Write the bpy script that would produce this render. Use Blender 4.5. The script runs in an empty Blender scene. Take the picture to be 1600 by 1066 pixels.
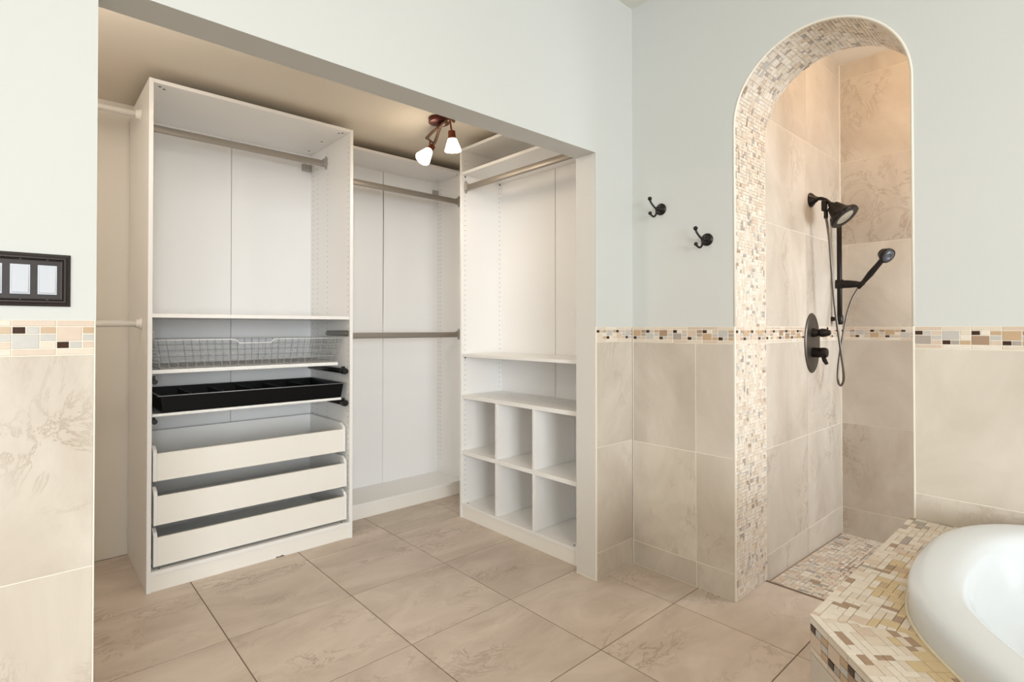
import bpy, math, random
from mathutils import Vector, Matrix

C = bpy.context.scene.collection
SC = bpy.context.scene
PI = math.pi
rng = random.Random(7)

# ------------------------------------------------------------------ camera
cam_d = bpy.data.cameras.new('camera')
cam_d.sensor_fit = 'HORIZONTAL'
cam_d.sensor_width = 36.0
cam_d.lens = 843.634 / 1600 * 36.0
cam_d.shift_y = (504.43 - 533.0) / 1600
cam_d.clip_start = 0.03
cam = bpy.data.objects.new('camera', cam_d)
C.objects.link(cam)
R_ = Matrix(((0.740561, -0.006183, -0.671961),
             (-0.671989, -0.007573, -0.740522),
             (-0.000510, 0.999952, -0.009763)))
cam.matrix_world = Matrix.Translation((0, 0, 1.209)) @ R_.to_4x4()
SC.camera = cam

# ------------------------------------------------------------------ world, lights, exposure
w = bpy.data.worlds.new('world')
SC.world = w
w.use_nodes = True
w.node_tree.nodes['Background'].inputs[0].default_value = (0.86, 0.93, 1.0, 1)
w.node_tree.nodes['Background'].inputs[1].default_value = 1.0
SC.view_settings.view_transform = 'Standard'
SC.view_settings.look = 'None'
SC.view_settings.gamma = 1.0
SC.view_settings.use_curve_mapping = False
SC.view_settings.exposure = 0.3


def area(name, loc, target, sx, sy, power, col):
    d = bpy.data.lights.new(name, 'AREA')
    d.shape = 'RECTANGLE'
    d.size, d.size_y = sx, sy
    d.energy = power
    d.color = col
    o = bpy.data.objects.new(name, d)
    C.objects.link(o)
    o.location = loc
    o.rotation_euler = (Vector(target) - Vector(loc)).to_track_quat('-Z', 'Y').to_euler()
    return o


def point(name, loc, power, col, r):
    d = bpy.data.lights.new(name, 'POINT')
    d.energy = power
    d.color = col
    d.shadow_soft_size = r
    o = bpy.data.objects.new(name, d)
    C.objects.link(o)
    o.location = loc
    return o


def spot(name, loc, dirv, power, col, r):
    d = bpy.data.lights.new(name, 'SPOT')
    d.energy = power
    d.color = col
    d.spot_size = math.radians(165)
    d.spot_blend = 0.6
    d.shadow_soft_size = r
    o = bpy.data.objects.new(name, d)
    C.objects.link(o)
    o.location = loc
    o.rotation_euler = Vector(dirv).to_track_quat('-Z', 'Y').to_euler()
    return o


COOL = (0.90, 0.96, 1.0)
WARM = (1.0, 0.84, 0.66)
area('window_light_south', (-1.75, -5.85, 1.5), (0.6, 1.6, 1.3), 2.7, 2.1, 285, COOL)
area('window_light_west', (-3.85, -2.2, 1.6), (2.3, 0.5, 1.2), 2.2, 1.9, 44, (1.0, 0.965, 0.90))
area('ceiling_light_bath', (0.5, -0.5, 2.84), (0.5, -0.5, 0), 0.9, 0.9, 13, (1.0, 0.89, 0.72))
point('closet_fill_left', (-0.28, 2.35, 2.15), 8.0, (1.0, 0.92, 0.83), 0.08)  # added fill for the left end of the closet, no fixture there
point('closet_fill_middle', (0.35, 2.12, 2.28), 4.2, (1.0, 0.93, 0.84), 0.1)  # added unseen fill that brightens the drawer wardrobe
area('shower_window_light', (3.38, -0.52, 1.15), (3.3, 1.1, 0.75), 0.6, 1.2, 31, (0.82, 0.91, 1.0))
point('shower_downlight', (3.1, 0.45, 2.72), 7, (1.0, 0.70, 0.44), 0.06)

# ------------------------------------------------------------------ materials


def srgb(r, g, b):
    def f(c):
        c /= 255.0
        return c / 12.92 if c <= 0.04045 else ((c + 0.055) / 1.055) ** 2.4
    return (f(r), f(g), f(b), 1.0)


class NT:
    def __init__(s, m):
        s.t = m.node_tree
        s.n = s.t.nodes
        s.b = s.n['Principled BSDF']

    def add(s, typ, **kw):
        n = s.n.new(typ)
        for k, v in kw.items():
            setattr(n, k, v)
        return n

    def link(s, a, b):
        s.t.links.new(a, b)


def mat(name, col, rough=0.5, metal=0.0, noise=0.0, nscale=20.0, bump=0.0, bscale=200.0, spec=0.5, emit=None):
    m = bpy.data.materials.new(name)
    m.use_nodes = True
    T = NT(m)
    T.b.inputs['Base Color'].default_value = col
    T.b.inputs['Roughness'].default_value = rough
    T.b.inputs['Metallic'].default_value = metal
    T.b.inputs['Specular IOR Level'].default_value = spec
    tc = T.add('ShaderNodeTexCoord')
    if noise > 0:
        nz = T.add('ShaderNodeTexNoise')
        nz.inputs['Scale'].default_value = nscale
        nz.inputs['Detail'].default_value = 4
        T.link(tc.outputs['Object'], nz.inputs['Vector'])
        mx = T.add('ShaderNodeMix', data_type='RGBA')
        k = 1 - noise
        mx.inputs[6].default_value = (col[0] * k, col[1] * k, col[2] * k, 1)
        mx.inputs[7].default_value = (min(1, col[0] * (1 + noise)), min(1, col[1] * (1 + noise)), min(1, col[2] * (1 + noise)), 1)
        T.link(nz.outputs['Fac'], mx.inputs[0])
        T.link(mx.outputs[2], T.b.inputs['Base Color'])
    if bump > 0:
        n2 = T.add('ShaderNodeTexNoise')
        n2.inputs['Scale'].default_value = bscale
        n2.inputs['Detail'].default_value = 3
        T.link(tc.outputs['Object'], n2.inputs['Vector'])
        bp = T.add('ShaderNodeBump')
        bp.inputs['Strength'].default_value = bump
        bp.inputs['Distance'].default_value = 0.002
        T.link(n2.outputs['Fac'], bp.inputs['Height'])
        T.link(bp.outputs['Normal'], T.b.inputs['Normal'])
    if emit:
        T.b.inputs['Emission Color'].default_value = emit[0]
        T.b.inputs['Emission Strength'].default_value = emit[1]
    return m


def stone(name, c_lo, c_hi, c_vein, rough, vein=0.5, stretch=(1.0, 1.0, 1.0), scale=3.0, rotz=0.0):
    """glazed porcelain with cloudy beige ground and sparse, broken veins; shifted per piece"""
    m = bpy.data.materials.new(name)
    m.use_nodes = True
    T = NT(m)
    T.b.inputs['Roughness'].default_value = rough
    T.b.inputs['Specular IOR Level'].default_value = 0.35
    tc = T.add('ShaderNodeTexCoord')
    oi = T.add('ShaderNodeObjectInfo')
    mul = T.add('ShaderNodeMath', operation='MULTIPLY')
    mul.inputs[1].default_value = 37.0
    T.link(oi.outputs['Random'], mul.inputs[0])
    mp = T.add('ShaderNodeMapping')
    mp.inputs['Scale'].default_value = stretch
    mp.inputs['Rotation'].default_value = (0, 0, rotz)
    T.link(tc.outputs['Object'], mp.inputs['Vector'])
    ad = T.add('ShaderNodeVectorMath', operation='ADD')
    T.link(mp.outputs['Vector'], ad.inputs[0])
    cb = T.add('ShaderNodeCombineXYZ')
    for i in range(3):
        T.link(mul.outputs[0], cb.inputs[i])
    T.link(cb.outputs[0], ad.inputs[1])
    V = ad.outputs[0]
    n1 = T.add('ShaderNodeTexNoise')
    n1.inputs['Scale'].default_value = scale
    n1.inputs['Detail'].default_value = 7
    n1.inputs['Roughness'].default_value = 0.62
    n1.inputs['Distortion'].default_value = 0.6
    T.link(V, n1.inputs['Vector'])
    r1 = T.add('ShaderNodeValToRGB')
    r1.color_ramp.elements[0].position = 0.30
    r1.color_ramp.elements[0].color = c_lo
    r1.color_ramp.elements[1].position = 0.68
    r1.color_ramp.elements[1].color = c_hi
    T.link(n1.outputs['Fac'], r1.inputs[0])
    # veins: thin band of a distorted noise, broken up by a second noise
    n2 = T.add('ShaderNodeTexNoise')
    n2.inputs['Scale'].default_value = scale * 2.0
    n2.inputs['Detail'].default_value = 9
    n2.inputs['Roughness'].default_value = 0.68
    n2.inputs['Distortion'].default_value = 1.4
    T.link(V, n2.inputs['Vector'])
    r2 = T.add('ShaderNodeValToRGB')
    e = r2.color_ramp.elements
    e[0].position = 0.47
    e[0].color = (0, 0, 0, 1)
    e[1].position = 0.50
    e[1].color = (1, 1, 1, 1)
    e2 = e.new(0.527)
    e2.color = (0, 0, 0, 1)
    T.link(n2.outputs['Fac'], r2.inputs[0])
    n3 = T.add('ShaderNodeTexNoise')
    n3.inputs['Scale'].default_value = scale * 1.1
    n3.inputs['Detail'].default_value = 2
    ad3 = T.add('ShaderNodeVectorMath', operation='ADD')
    ad3.inputs[1].default_value = (5.3, 1.7, 9.1)
    T.link(V, ad3.inputs[0])
    T.link(ad3.outputs[0], n3.inputs['Vector'])
    r3 = T.add('ShaderNodeValToRGB')
    r3.color_ramp.elements[0].position = 0.50
    r3.color_ramp.elements[1].position = 0.66
    T.link(n3.outputs['Fac'], r3.inputs[0])
    mm = T.add('ShaderNodeMath', operation='MULTIPLY')
    T.link(r2.outputs[0], mm.inputs[0])
    T.link(r3.outputs[0], mm.inputs[1])
    m2 = T.add('ShaderNodeMath', operation='MULTIPLY')
    m2.inputs[1].default_value = vein
    T.link(mm.outputs[0], m2.inputs[0])
    mx = T.add('ShaderNodeMix', data_type='RGBA')
    T.link(m2.outputs[0], mx.inputs[0])
    T.link(r1.outputs[0], mx.inputs[6])
    mx.inputs[7].default_value = c_vein
    # slight whole-piece tone shift
    hs = T.add('ShaderNodeHueSaturation')
    mr = T.add('ShaderNodeMapRange')
    mr.inputs[3].default_value = 0.955
    mr.inputs[4].default_value = 1.045
    T.link(oi.outputs['Random'], mr.inputs[0])
    T.link(mr.outputs[0], hs.inputs['Value'])
    T.link(mx.outputs[2], hs.inputs['Color'])
    T.link(hs.outputs[0], T.b.inputs['Base Color'])
    bp = T.add('ShaderNodeBump')
    bp.inputs['Strength'].default_value = 0.06
    bp.inputs['Distance'].default_value = 0.002
    T.link(n1.outputs['Fac'], bp.inputs['Height'])
    T.link(bp.outputs['Normal'], T.b.inputs['Normal'])
    return m


M = {}
M['paint'] = mat('wall_paint', srgb(206, 207, 203), 0.6, bump=0.06, bscale=160)
M['ceil'] = mat('ceiling_paint', srgb(230, 229, 221), 0.7, bump=0.1, bscale=90)
M['closet_warmlit_paint'] = mat('closet_warmlit_paint', srgb(226, 219, 208), 0.65, bump=0.08, bscale=140)  # off-white paint with the warm closet light tinted in as beige
M['closet_ceil'] = mat('closet_warmlit_ceiling', srgb(222, 212, 196), 0.75, bump=0.15, bscale=80)  # same off-white, warm light put into the tan
M['jamb'] = mat('jamb_paint', srgb(216, 212, 206), 0.5)
M['wood'] = mat('white_melamine', srgb(240, 238, 235), 0.32)
M['back'] = mat('white_back_panel', srgb(240, 239, 238), 0.42)
M['edge'] = mat('white_edge_band', srgb(240, 236, 228), 0.35)
M['hole'] = mat('peg_hole_shadow', srgb(92, 90, 88), 0.8)
M['rail'] = mat('satin_grey_rail', srgb(160, 152, 143), 0.38, metal=0.5)
M['bracket'] = mat('grey_plastic', srgb(168, 164, 158), 0.5)
M['rodwhite'] = mat('white_painted_rod', srgb(238, 232, 224), 0.35)
M['wire'] = mat('white_coated_wire', srgb(158, 154, 150), 0.35)
M['wirew'] = mat('white_steel_frame', srgb(240, 240, 238), 0.35)
M['black'] = mat('glossy_black_plastic', srgb(6, 7, 9), 0.35, spec=0.2)
M['rimgloss'] = mat('highlight_grey_lip', srgb(128, 130, 134), 0.25, spec=0.8)  # highlight on the black tray's front edge, painted as lighter grey
M['blackrail'] = mat('black_runner', srgb(14, 14, 15), 0.4)
M['chrome'] = mat('zinc_plated_steel', srgb(134, 130, 122), 0.35, metal=0.7)
M['bronze'] = mat('oil_rubbed_bronze', srgb(46, 42, 40), 0.33, metal=0.75, noise=0.25, nscale=40)
M['bronze_lt'] = mat('worn_bronze_plate', srgb(92, 84, 77), 0.36, metal=0.75, noise=0.15, nscale=25)
M['hose'] = mat('bronze_hose', srgb(112, 104, 96), 0.35, metal=0.8)
M['copper'] = mat('copper_bronze', srgb(132, 74, 52), 0.34, metal=0.85, noise=0.2, nscale=30)
M['copper_dk'] = mat('dark_copper_canopy', srgb(98, 50, 42), 0.3, metal=0.6)
M['armbr'] = mat('brushed_brown_arm', srgb(128, 98, 78), 0.38, metal=0.7)
M['shade'] = mat('frosted_glass_shade', srgb(255, 250, 240), 0.3, emit=((1.0, 0.90, 0.74, 1), 5.5))
M['nozzle'] = mat('shower_spray_face', srgb(172, 164, 148), 0.3, metal=0.2)
M['nozzle_dk'] = mat('dark_spray_face', srgb(70, 72, 78), 0.35)
M['plate'] = mat('dark_wood_bronze_plate', srgb(42, 34, 31), 0.38, metal=0.1, spec=0.3, noise=0.25, nscale=60)
M['screw'] = mat('brass_screw', srgb(150, 132, 116), 0.35, metal=0.8)
M['switch'] = mat('white_switch', srgb(192, 195, 202), 0.4)
M['enamel'] = mat('white_enamel', srgb(219, 223, 226), 0.12)
M['caulk'] = mat('ivory_caulk', srgb(222, 210, 184), 0.5)
M['grout_dk'] = mat('brown_floor_grout', srgb(118, 98, 82), 0.85, noise=0.15, nscale=30)
M['grout_lt'] = mat('ivory_wall_grout', srgb(233, 225, 211), 0.8)
M['grout_w'] = mat('pale_mosaic_grout', srgb(231, 223, 211), 0.85)
M['grout_sh'] = mat('stained_shower_grout', srgb(150, 128, 110), 0.85, noise=0.3, nscale=14)
M['grout_pan'] = mat('drain_grout', srgb(122, 98, 82), 0.85, noise=0.3, nscale=20)
M['trim'] = mat('ivory_edge_trim', srgb(236, 230, 216), 0.4)
M['gap'] = mat('dark_gap', srgb(60, 56, 52), 0.9)
M['frame'] = mat('white_window_frame', srgb(235, 235, 232), 0.4)

M['wtile'] = stone('wall_porcelain', srgb(187, 175, 160), srgb(214, 205, 192), srgb(148, 126, 104), 0.45, 0.55, scale=2.6, rotz=0.9, stretch=(1.0, 0.65, 1))
M['ftile'] = stone('floor_porcelain', srgb(184, 168, 153), srgb(213, 198, 184), srgb(140, 118, 100), 0.40, 0.68, scale=2.9, rotz=0.35, stretch=(0.75, 1.45, 1))
PAL = {}
for nm, c, rg in (('white', (232, 226, 217), .35), ('cream', (224, 214, 200), .35), ('ivory', (216, 202, 184), .35), ('blush', (207, 187, 168), .35),
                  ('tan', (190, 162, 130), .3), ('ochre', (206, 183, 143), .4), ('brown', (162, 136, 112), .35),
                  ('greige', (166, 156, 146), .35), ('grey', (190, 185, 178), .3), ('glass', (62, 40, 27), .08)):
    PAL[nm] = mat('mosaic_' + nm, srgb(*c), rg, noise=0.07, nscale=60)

# ------------------------------------------------------------------ helpers


class MB:
    """collects geometry in world coordinates; build() links it as ONE mesh object"""

    def __init__(s):
        s.v, s.f, s.mi, s.sm = [], [], [], []

    def face(s, idx, mi=0, sm=False):
        s.f.append(idx)
        s.mi.append(mi)
        s.sm.append(sm)

    def poly(s, pts, mi=0):
        b = len(s.v)
        s.v += [tuple(p) for p in pts]
        s.face(list(range(b, b + len(pts))), mi)

    def box(s, a, c, mi=0, bev=0.0):
        x0, y0, z0 = [min(a[i], c[i]) for i in range(3)]
        x1, y1, z1 = [max(a[i], c[i]) for i in range(3)]
        b = len(s.v)
        if bev <= 0:
            s.v += [(x, y, z) for x in (x0, x1) for y in (y0, y1) for z in (z0, z1)]
            for q in ((0, 1, 3, 2), (4, 6, 7, 5), (0, 4, 5, 1), (2, 3, 7, 6), (0, 2, 6, 4), (1, 5, 7, 3)):
                s.face([b + i for i in q], mi)
            return
        e = min(bev, (x1 - x0) * .45, (y1 - y0) * .45, (z1 - z0) * .45)
        idx = {}
        for sx in (0, 1):
            for sy in (0, 1):
                for sz in (0, 1):
                    P = ((x0, x1)[sx], (y0, y1)[sy], (z0, z1)[sz])
                    d = (1 - 2 * sx, 1 - 2 * sy, 1 - 2 * sz)
                    for ax in range(3):
                        p = [P[i] + (0 if i == ax else d[i] * e) for i in range(3)]
                        idx[(sx, sy, sz, ax)] = len(s.v)
                        s.v.append(tuple(p))

        def orient(loop):
            c0 = Vector(((x0 + x1) / 2, (y0 + y1) / 2, (z0 + z1) / 2))
            p = [Vector(s.v[i]) for i in loop]
            n = (p[1] - p[0]).cross(p[2] - p[0])
            if n.dot(sum(p, Vector()) / len(p) - c0) < 0:
                loop = loop[::-1]
            s.face(loop, mi)
        for ax in range(3):
            o = [i for i in range(3) if i != ax]
            for sd in (0, 1):
                loop = []
                for (p, q) in ((0, 0), (1, 0), (1, 1), (0, 1)):
                    k = [0, 0, 0]
                    k[ax] = sd
                    k[o[0]] = p
                    k[o[1]] = q
                    loop.append(idx[(*k, ax)])
                orient(loop)
            for p in (0, 1):
                for q in (0, 1):
                    k0 = [0, 0, 0]
                    k1 = [0, 0, 0]
                    k0[o[0]] = k1[o[0]] = p
                    k0[o[1]] = k1[o[1]] = q
                    k1[ax] = 1
                    orient([idx[(*k0, o[0])], idx[(*k1, o[0])], idx[(*k1, o[1])], idx[(*k0, o[1])]])
        for k in [(a_, b_, c_) for a_ in (0, 1) for b_ in (0, 1) for c_ in (0, 1)]:
            orient([idx[(*k, 0)], idx[(*k, 1)], idx[(*k, 2)]])

    def prism(s, pts, d, mi=0):
        """closed outline pts extruded along vector d"""
        b = len(s.v)
        n = len(pts)
        d = Vector(d)
        s.v += [tuple(p) for p in pts] + [tuple(Vector(p) + d) for p in pts]
        nv = Vector()
        for i in range(n):
            nv += Vector(pts[i]).cross(Vector(pts[(i + 1) % n]))
        flip = nv.dot(d) < 0
        A = list(range(b, b + n))
        B = list(range(b + n, b + 2 * n))
        s.face(A if flip else A[::-1], mi)
        s.face(B[::-1] if flip else B, mi)
        for i in range(n):
            j = (i + 1) % n
            q = [A[i], A[j], B[j], B[i]]
            s.face(q[::-1] if flip else q, mi)

    def tube(s, pts, r, n=8, mi=0, smooth=True, cap=True):
        pts = [Vector(p) for p in pts]
        m = len(pts)
        rs = r if isinstance(r, (list, tuple)) else [r] * m
        t = [(pts[min(i + 1, m - 1)] - pts[max(i - 1, 0)]).normalized() for i in range(m)]
        ref = Vector((0, 0, 1)) if abs(t[0].z) < 0.9 else Vector((1, 0, 0))
        u = (ref - t[0] * ref.dot(t[0])).normalized()
        b = len(s.v)
        off = PI / n
        for i in range(m):
            u = (u - t[i] * u.dot(t[i])).normalized()
            w_ = t[i].cross(u)
            for k in range(n):
                a = 2 * PI * k / n + off
                s.v.append(tuple(pts[i] + (u * math.cos(a) + w_ * math.sin(a)) * rs[i]))
        for i in range(m - 1):
            for k in range(n):
                k2 = (k + 1) % n
                s.face([b + i * n + k, b + i * n + k2, b + (i + 1) * n + k2, b + (i + 1) * n + k], mi, smooth)
        if cap:
            s.face([b + k for k in range(n)][::-1], mi)
            s.face([b + (m - 1) * n + k for k in range(n)], mi)

    def lathe(s, prof, org, axis, n=24, mi=0, smooth=True, sx=1.0, upv=None, cap=True):
        """prof: (radius, height along axis); sx squashes across upv"""
        ax = Vector(axis).normalized()
        ref = Vector(upv) if upv else (Vector((0, 0, 1)) if abs(ax.z) < 0.9 else Vector((1, 0, 0)))
        u = (ref - ax * ref.dot(ax)).normalized()
        w_ = ax.cross(u)
        b = len(s.v)
        o = Vector(org)
        for (r, h) in prof:
            for k in range(n):
                a = 2 * PI * k / n
                s.v.append(tuple(o + ax * h + (u * math.cos(a) + w_ * math.sin(a) * sx) * r))
        for i in range(len(prof) - 1):
            for k in range(n):
                k2 = (k + 1) % n
                s.face([b + i * n + k, b + i * n + k2, b + (i + 1) * n + k2, b + (i + 1) * n + k], mi, smooth)
        if cap:
            s.face([b + k for k in range(n)][::-1], mi, smooth)
            s.face([b + (len(prof) - 1) * n + k for k in range(n)], mi, smooth)

    def ball(s, c, r, n=12, mi=0):
        prof = [(r * math.sin(PI * (i + .15) / (n / 2 + .3)), -r * math.cos(PI * (i + .15) / (n / 2 + .3))) for i in range(n // 2 + 1)]
        s.lathe(prof, c, (0, 0, 1), n, mi)

    def loft(s, loops, mi=0, smooth=True, cap0=False, cap1=False):
        b = len(s.v)
        n = len(loops[0])
        for L in loops:
            s.v += [tuple(p) for p in L]
        for i in range(len(loops) - 1):
            for k in range(n):
                k2 = (k + 1) % n
                s.face([b + i * n + k, b + i * n + k2, b + (i + 1) * n + k2, b + (i + 1) * n + k], mi, smooth)
        if cap0:
            s.face([b + k for k in range(n)][::-1], mi, smooth)
        if cap1:
            s.face([b + (len(loops) - 1) * n + k for k in range(n)], mi, smooth)

    def build(s, name, mats, parent=None, stuff=False, kind=None, label=None, auto=False):
        if not isinstance(mats, (list, tuple)):
            mats = [mats]
        o0 = world_org(parent)
        me = bpy.data.meshes.new(name)
        me.from_pydata([(x - o0[0], y - o0[1], z - o0[2]) for x, y, z in s.v], [], s.f)
        for m_ in mats:
            me.materials.append(m_)
        me.polygons.foreach_set('material_index', s.mi)
        me.polygons.foreach_set('use_smooth', s.sm)
        if auto:
            me.set_sharp_from_angle(angle=math.radians(35))
        me.update()
        o = bpy.data.objects.new(name, me)
        C.objects.link(o)
        if parent:
            o.parent = parent
        if stuff:
            o['kind'] = 'stuff'
        if kind:
            o['kind'] = kind
        if label:
            o['label'] = label
        return o


def world_org(o):
    p = Vector((0, 0, 0))
    while o:
        p += Vector(o.location)
        o = o.parent
    return p


def tag(o, label, cat, group=None):
    o['label'] = label
    o['category'] = cat
    if group:
        o['group'] = group
    return o


def thing(name, label, cat, loc, group=None):
    o = bpy.data.objects.new(name, None)
    o.empty_display_size = 0.1
    C.objects.link(o)
    o.location = loc
    return tag(o, label, cat, group)


def struct_box(name, a, c, m, parent=None):
    b = MB()
    b.box(a, c)
    return b.build(name, m, parent, kind='structure')


class Frame:
    """a flat face: origin, u (along), v (up), n (out of the face)"""

    def __init__(s, o, u, v):
        s.o, s.u, s.v = Vector(o), Vector(u).normalized(), Vector(v).normalized()
        s.n = s.u.cross(s.v)

    def p(s, u, v, h=0.0):
        return s.o + s.u * u + s.v * v + s.n * h


_pm = {}


def piece_mesh(w_, h_, t, m, bev):
    k = (round(w_, 4), round(h_, 4), round(t, 4), m.name)
    if k not in _pm:
        b = MB()
        e = bev
        a, c = w_ / 2, h_ / 2
        v = [(-a, -c, -t), (a, -c, -t), (a, c, -t), (-a, c, -t), (-a, -c, -e), (a, -c, -e), (a, c, -e), (-a, c, -e),
             (-a + e, -c + e, 0), (a - e, -c + e, 0), (a - e, c - e, 0), (-a + e, c - e, 0)]
        me = bpy.data.meshes.new('tile')
        f = [(8, 9, 10, 11)]
        for i in range(4):
            j = (i + 1) % 4
            f += [(i, j, 4 + j, 4 + i), (4 + i, 4 + j, 8 + j, 8 + i)]
        me.from_pydata(v, [], f)
        me.materials.append(m)
        me.update()
        _pm[k] = me
    return _pm[k]


def piece(name, fr, u0, v0, u1, v1, m, parent, t=0.006, bev=0.0008, h=0.0):
    """one tile lying in the frame, its face at height h"""
    o = bpy.data.objects.new(name, piece_mesh(u1 - u0, v1 - v0, t, m, bev))
    C.objects.link(o)
    c = fr.p((u0 + u1) / 2, (v0 + v1) / 2, h) - world_org(parent)
    R = Matrix((fr.u, fr.v, fr.n)).transposed().to_4x4()
    o.parent = parent
    o.matrix_local = Matrix.Translation(c) @ R
    return o


def tile_grid(name, fr, us, vs, m, parent, gap=0.003, t=0.007, bev=0.0009):
    for i in range(len(us) - 1):
        for j in range(len(vs) - 1):
            piece(name, fr, us[i] + gap / 2, vs[j] + gap / 2, us[i + 1] - gap / 2, vs[j + 1] - gap / 2, m, parent, t, bev)


def pick(wts):
    x = rng.random() * sum(w_ for _, w_ in wts)
    for k, w_ in wts:
        x -= w_
        if x <= 0:
            return k
    return wts[-1][0]


def border(fr, u0, u1, v0, v1, parent, start=0, stuffmb=None, names=None, phase=0.0, bigs=None):
    """the mosaic listello: liner, three rows of small stones and dark glass, liner"""
    B = 0.0765
    g = 0.0024
    H = v1 - v0
    lin = H * 0.185
    rh = (H - 2 * lin) / 3
    n = start
    u = u0 - phase
    while u < u1 - 0.004:
        rects = []
        e = u + B
        rects.append((u, v1 - lin, e, v1, 'L'))
        rects.append((u, v0, e, v0 + lin, 'L'))
        cw = B * 0.31
        c = [u, u + cw, u + 2 * cw, e]
        r = [v0 + lin + rh * k for k in range(4)]
        if n % 2 == 0:
            rects += [(c[0], r[2], c[1], r[3], 'D'), (c[1], r[2], c[2], r[3], 'G'), (c[2], r[2], c[3], r[3], 'S'),
                      (c[0], r[0], c[2], r[2], 'B'), (c[2], r[1], c[3], r[2], 'G'), (c[2], r[0], c[3], r[1], 'S')]
        else:
            rects += [(c[0], r[1], c[2], r[3], 'B'), (c[0], r[0], c[1], r[1], 'D'), (c[1], r[0], c[2], r[1], 'G')]
            for k in range(3):
                rects.append((c[2], r[k], c[3], r[k + 1], 'S' if k != 1 else 'G'))
        for (a, b_, c2, d, k) in rects:
            a, c2 = max(a, u0), min(c2, u1)
            if c2 - a < 0.005:
                continue
            mk = {'L': [('ivory', 6), ('cream', 1.5), ('blush', 3)], 'D': [('glass', 1)], 'G': [('grey', 3), ('cream', 1), ('greige', 1)],
                  'S': [('blush', 3), ('tan', 4), ('ivory', 1), ('brown', .8)], 'B': [('grey', 1.5), ('blush', 3), ('brown', 1.6), ('tan', 1.8), ('ivory', .8)]}[k]
            mk = bigs[n % len(bigs)] if (bigs and k == 'B') else pick(mk)
            if stuffmb is None:
                piece('liner_tile' if k == 'L' else 'mosaic_tile', fr, a + g / 2, b_ + g / 2, c2 - g / 2, d - g / 2, PAL[mk], parent, 0.007, 0.0008)
            else:
                stuff_piece(stuffmb, lambda uu, vv, hh: fr.p(uu, vv, hh), a + g / 2, b_ + g / 2, c2 - g / 2, d - g / 2, names.index(mk), 0.0)
        u = e
        n += 1


def stuff_piece(mb, fn, u0, v0, u1, v1, mi, h, e=0.0008, t=0.004):
    b = len(mb.v)
    for (a, c) in ((u0, v0), (u1, v0), (u1, v1), (u0, v1)):
        mb.v.append(tuple(fn(a, c, h - t)))
    for (a, c) in ((u0 + e, v0 + e), (u1 - e, v0 + e), (u1 - e, v1 - e), (u0 + e, v1 - e)):
        mb.v.append(tuple(fn(a, c, h)))
    mb.face([b + 4, b + 5, b + 6, b + 7], mi)
    for i in range(4):
        j = (i + 1) % 4
        mb.face([b + i, b + j, b + 4 + j, b + 4 + i], mi)


def mosaic(U, V, unit, weights=None):
    """greedy random packing of 1x1, 2x1, 1x2, 2x2, 3x1, 4x1 stones on a grid; returns cell rectangles"""
    nu, nv = int(math.ceil(U / unit)), int(math.ceil(V / unit))
    used = [[False] * nv for _ in range(nu)]
    sizes = weights or [((1, 1), 3), ((2, 1), 4), ((1, 2), 2), ((2, 2), 2.4), ((3, 1), 1.2), ((1, 3), .6)]
    out = []
    for j in range(nv):
        for i in range(nu):
            if used[i][j]:
                continue
            while True:
                a, b = pick(sizes)
                if i + a <= nu and j + b <= nv and all(not used[i + p][j + q] for p in range(a) for q in range(b)):
                    break
                sizes2 = [((1, 1), 1)]
                if rng.random() < .3:
                    a, b = 1, 1
                    break
            for p in range(a):
                for q in range(b):
                    used[i + p][j + q] = True
            out.append((i * unit, j * unit, (i + a) * unit, (j + b) * unit))
    return out


# ------------------------------------------------------------------ dimensions (metres; camera stands at 0,0)
YW, YW2 = 1.646, 1.772          # wall with the closet opening, front and back face
XW, XW2 = 2.336, 2.656          # wall with the arch, front and shower side
XP, XJ = 0.133, 2.038           # left and right edge of the closet opening
ZH = 2.053                      # underside of the header
ZC, ZCC = 2.865, 2.41           # ceilings
YB = 3.53                       # closet back wall
A0, A1, ZS, RA = 0.460, 1.108, 2.106, 0.324   # arch jambs, spring height, radius
YAc = (A0 + A1) / 2
XS = 3.74                       # shower back wall
B0, B1 = 1.137, 1.214           # mosaic border
T = 0.008                       # wall tile build-up

# ------------------------------------------------------------------ room shell
b = MB()
b.box((-4.0, -6.0, -0.12), (XW2, 3.7, -0.0022))
floor = b.build('floor', M['grout_dk'], kind='structure')
ff = Frame((0, 0, 0), (1, 0, 0), (0, 1, 0))
P, OX, OY = 0.508, 1.110, 1.287
fus = [OX + P * k for k in range(-4, 4)]
fvs = [OY + P * k for k in range(-5, 5)] + [YB - .004]
for i in range(len(fus) - 1):
    for j in range(len(fvs) - 1):
        u0, u1, v0, v1 = fus[i], fus[i + 1], fvs[j], fvs[j + 1]
        if u0 > XW + .01 and not (v0 > A0 - .6 and v1 < A1 + .5):
            continue
        if u0 < 2.66:
            u1c = min(u1, XW2)
            piece('tile', ff, u0 + .002, v0 + .002, u1c - .002, v1 - .002, M['ftile'], floor, 0.006, 0.001)

ceiling = struct_box('ceiling', (-4.0, -6.0, ZC), (XW + .006, YW2, ZC + .1), M['ceil'])
ceiling2 = struct_box('ceiling_closet', (-0.7, YW2, ZCC), (2.65, YB + .1, ZCC + .1), M['closet_ceil'])

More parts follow.
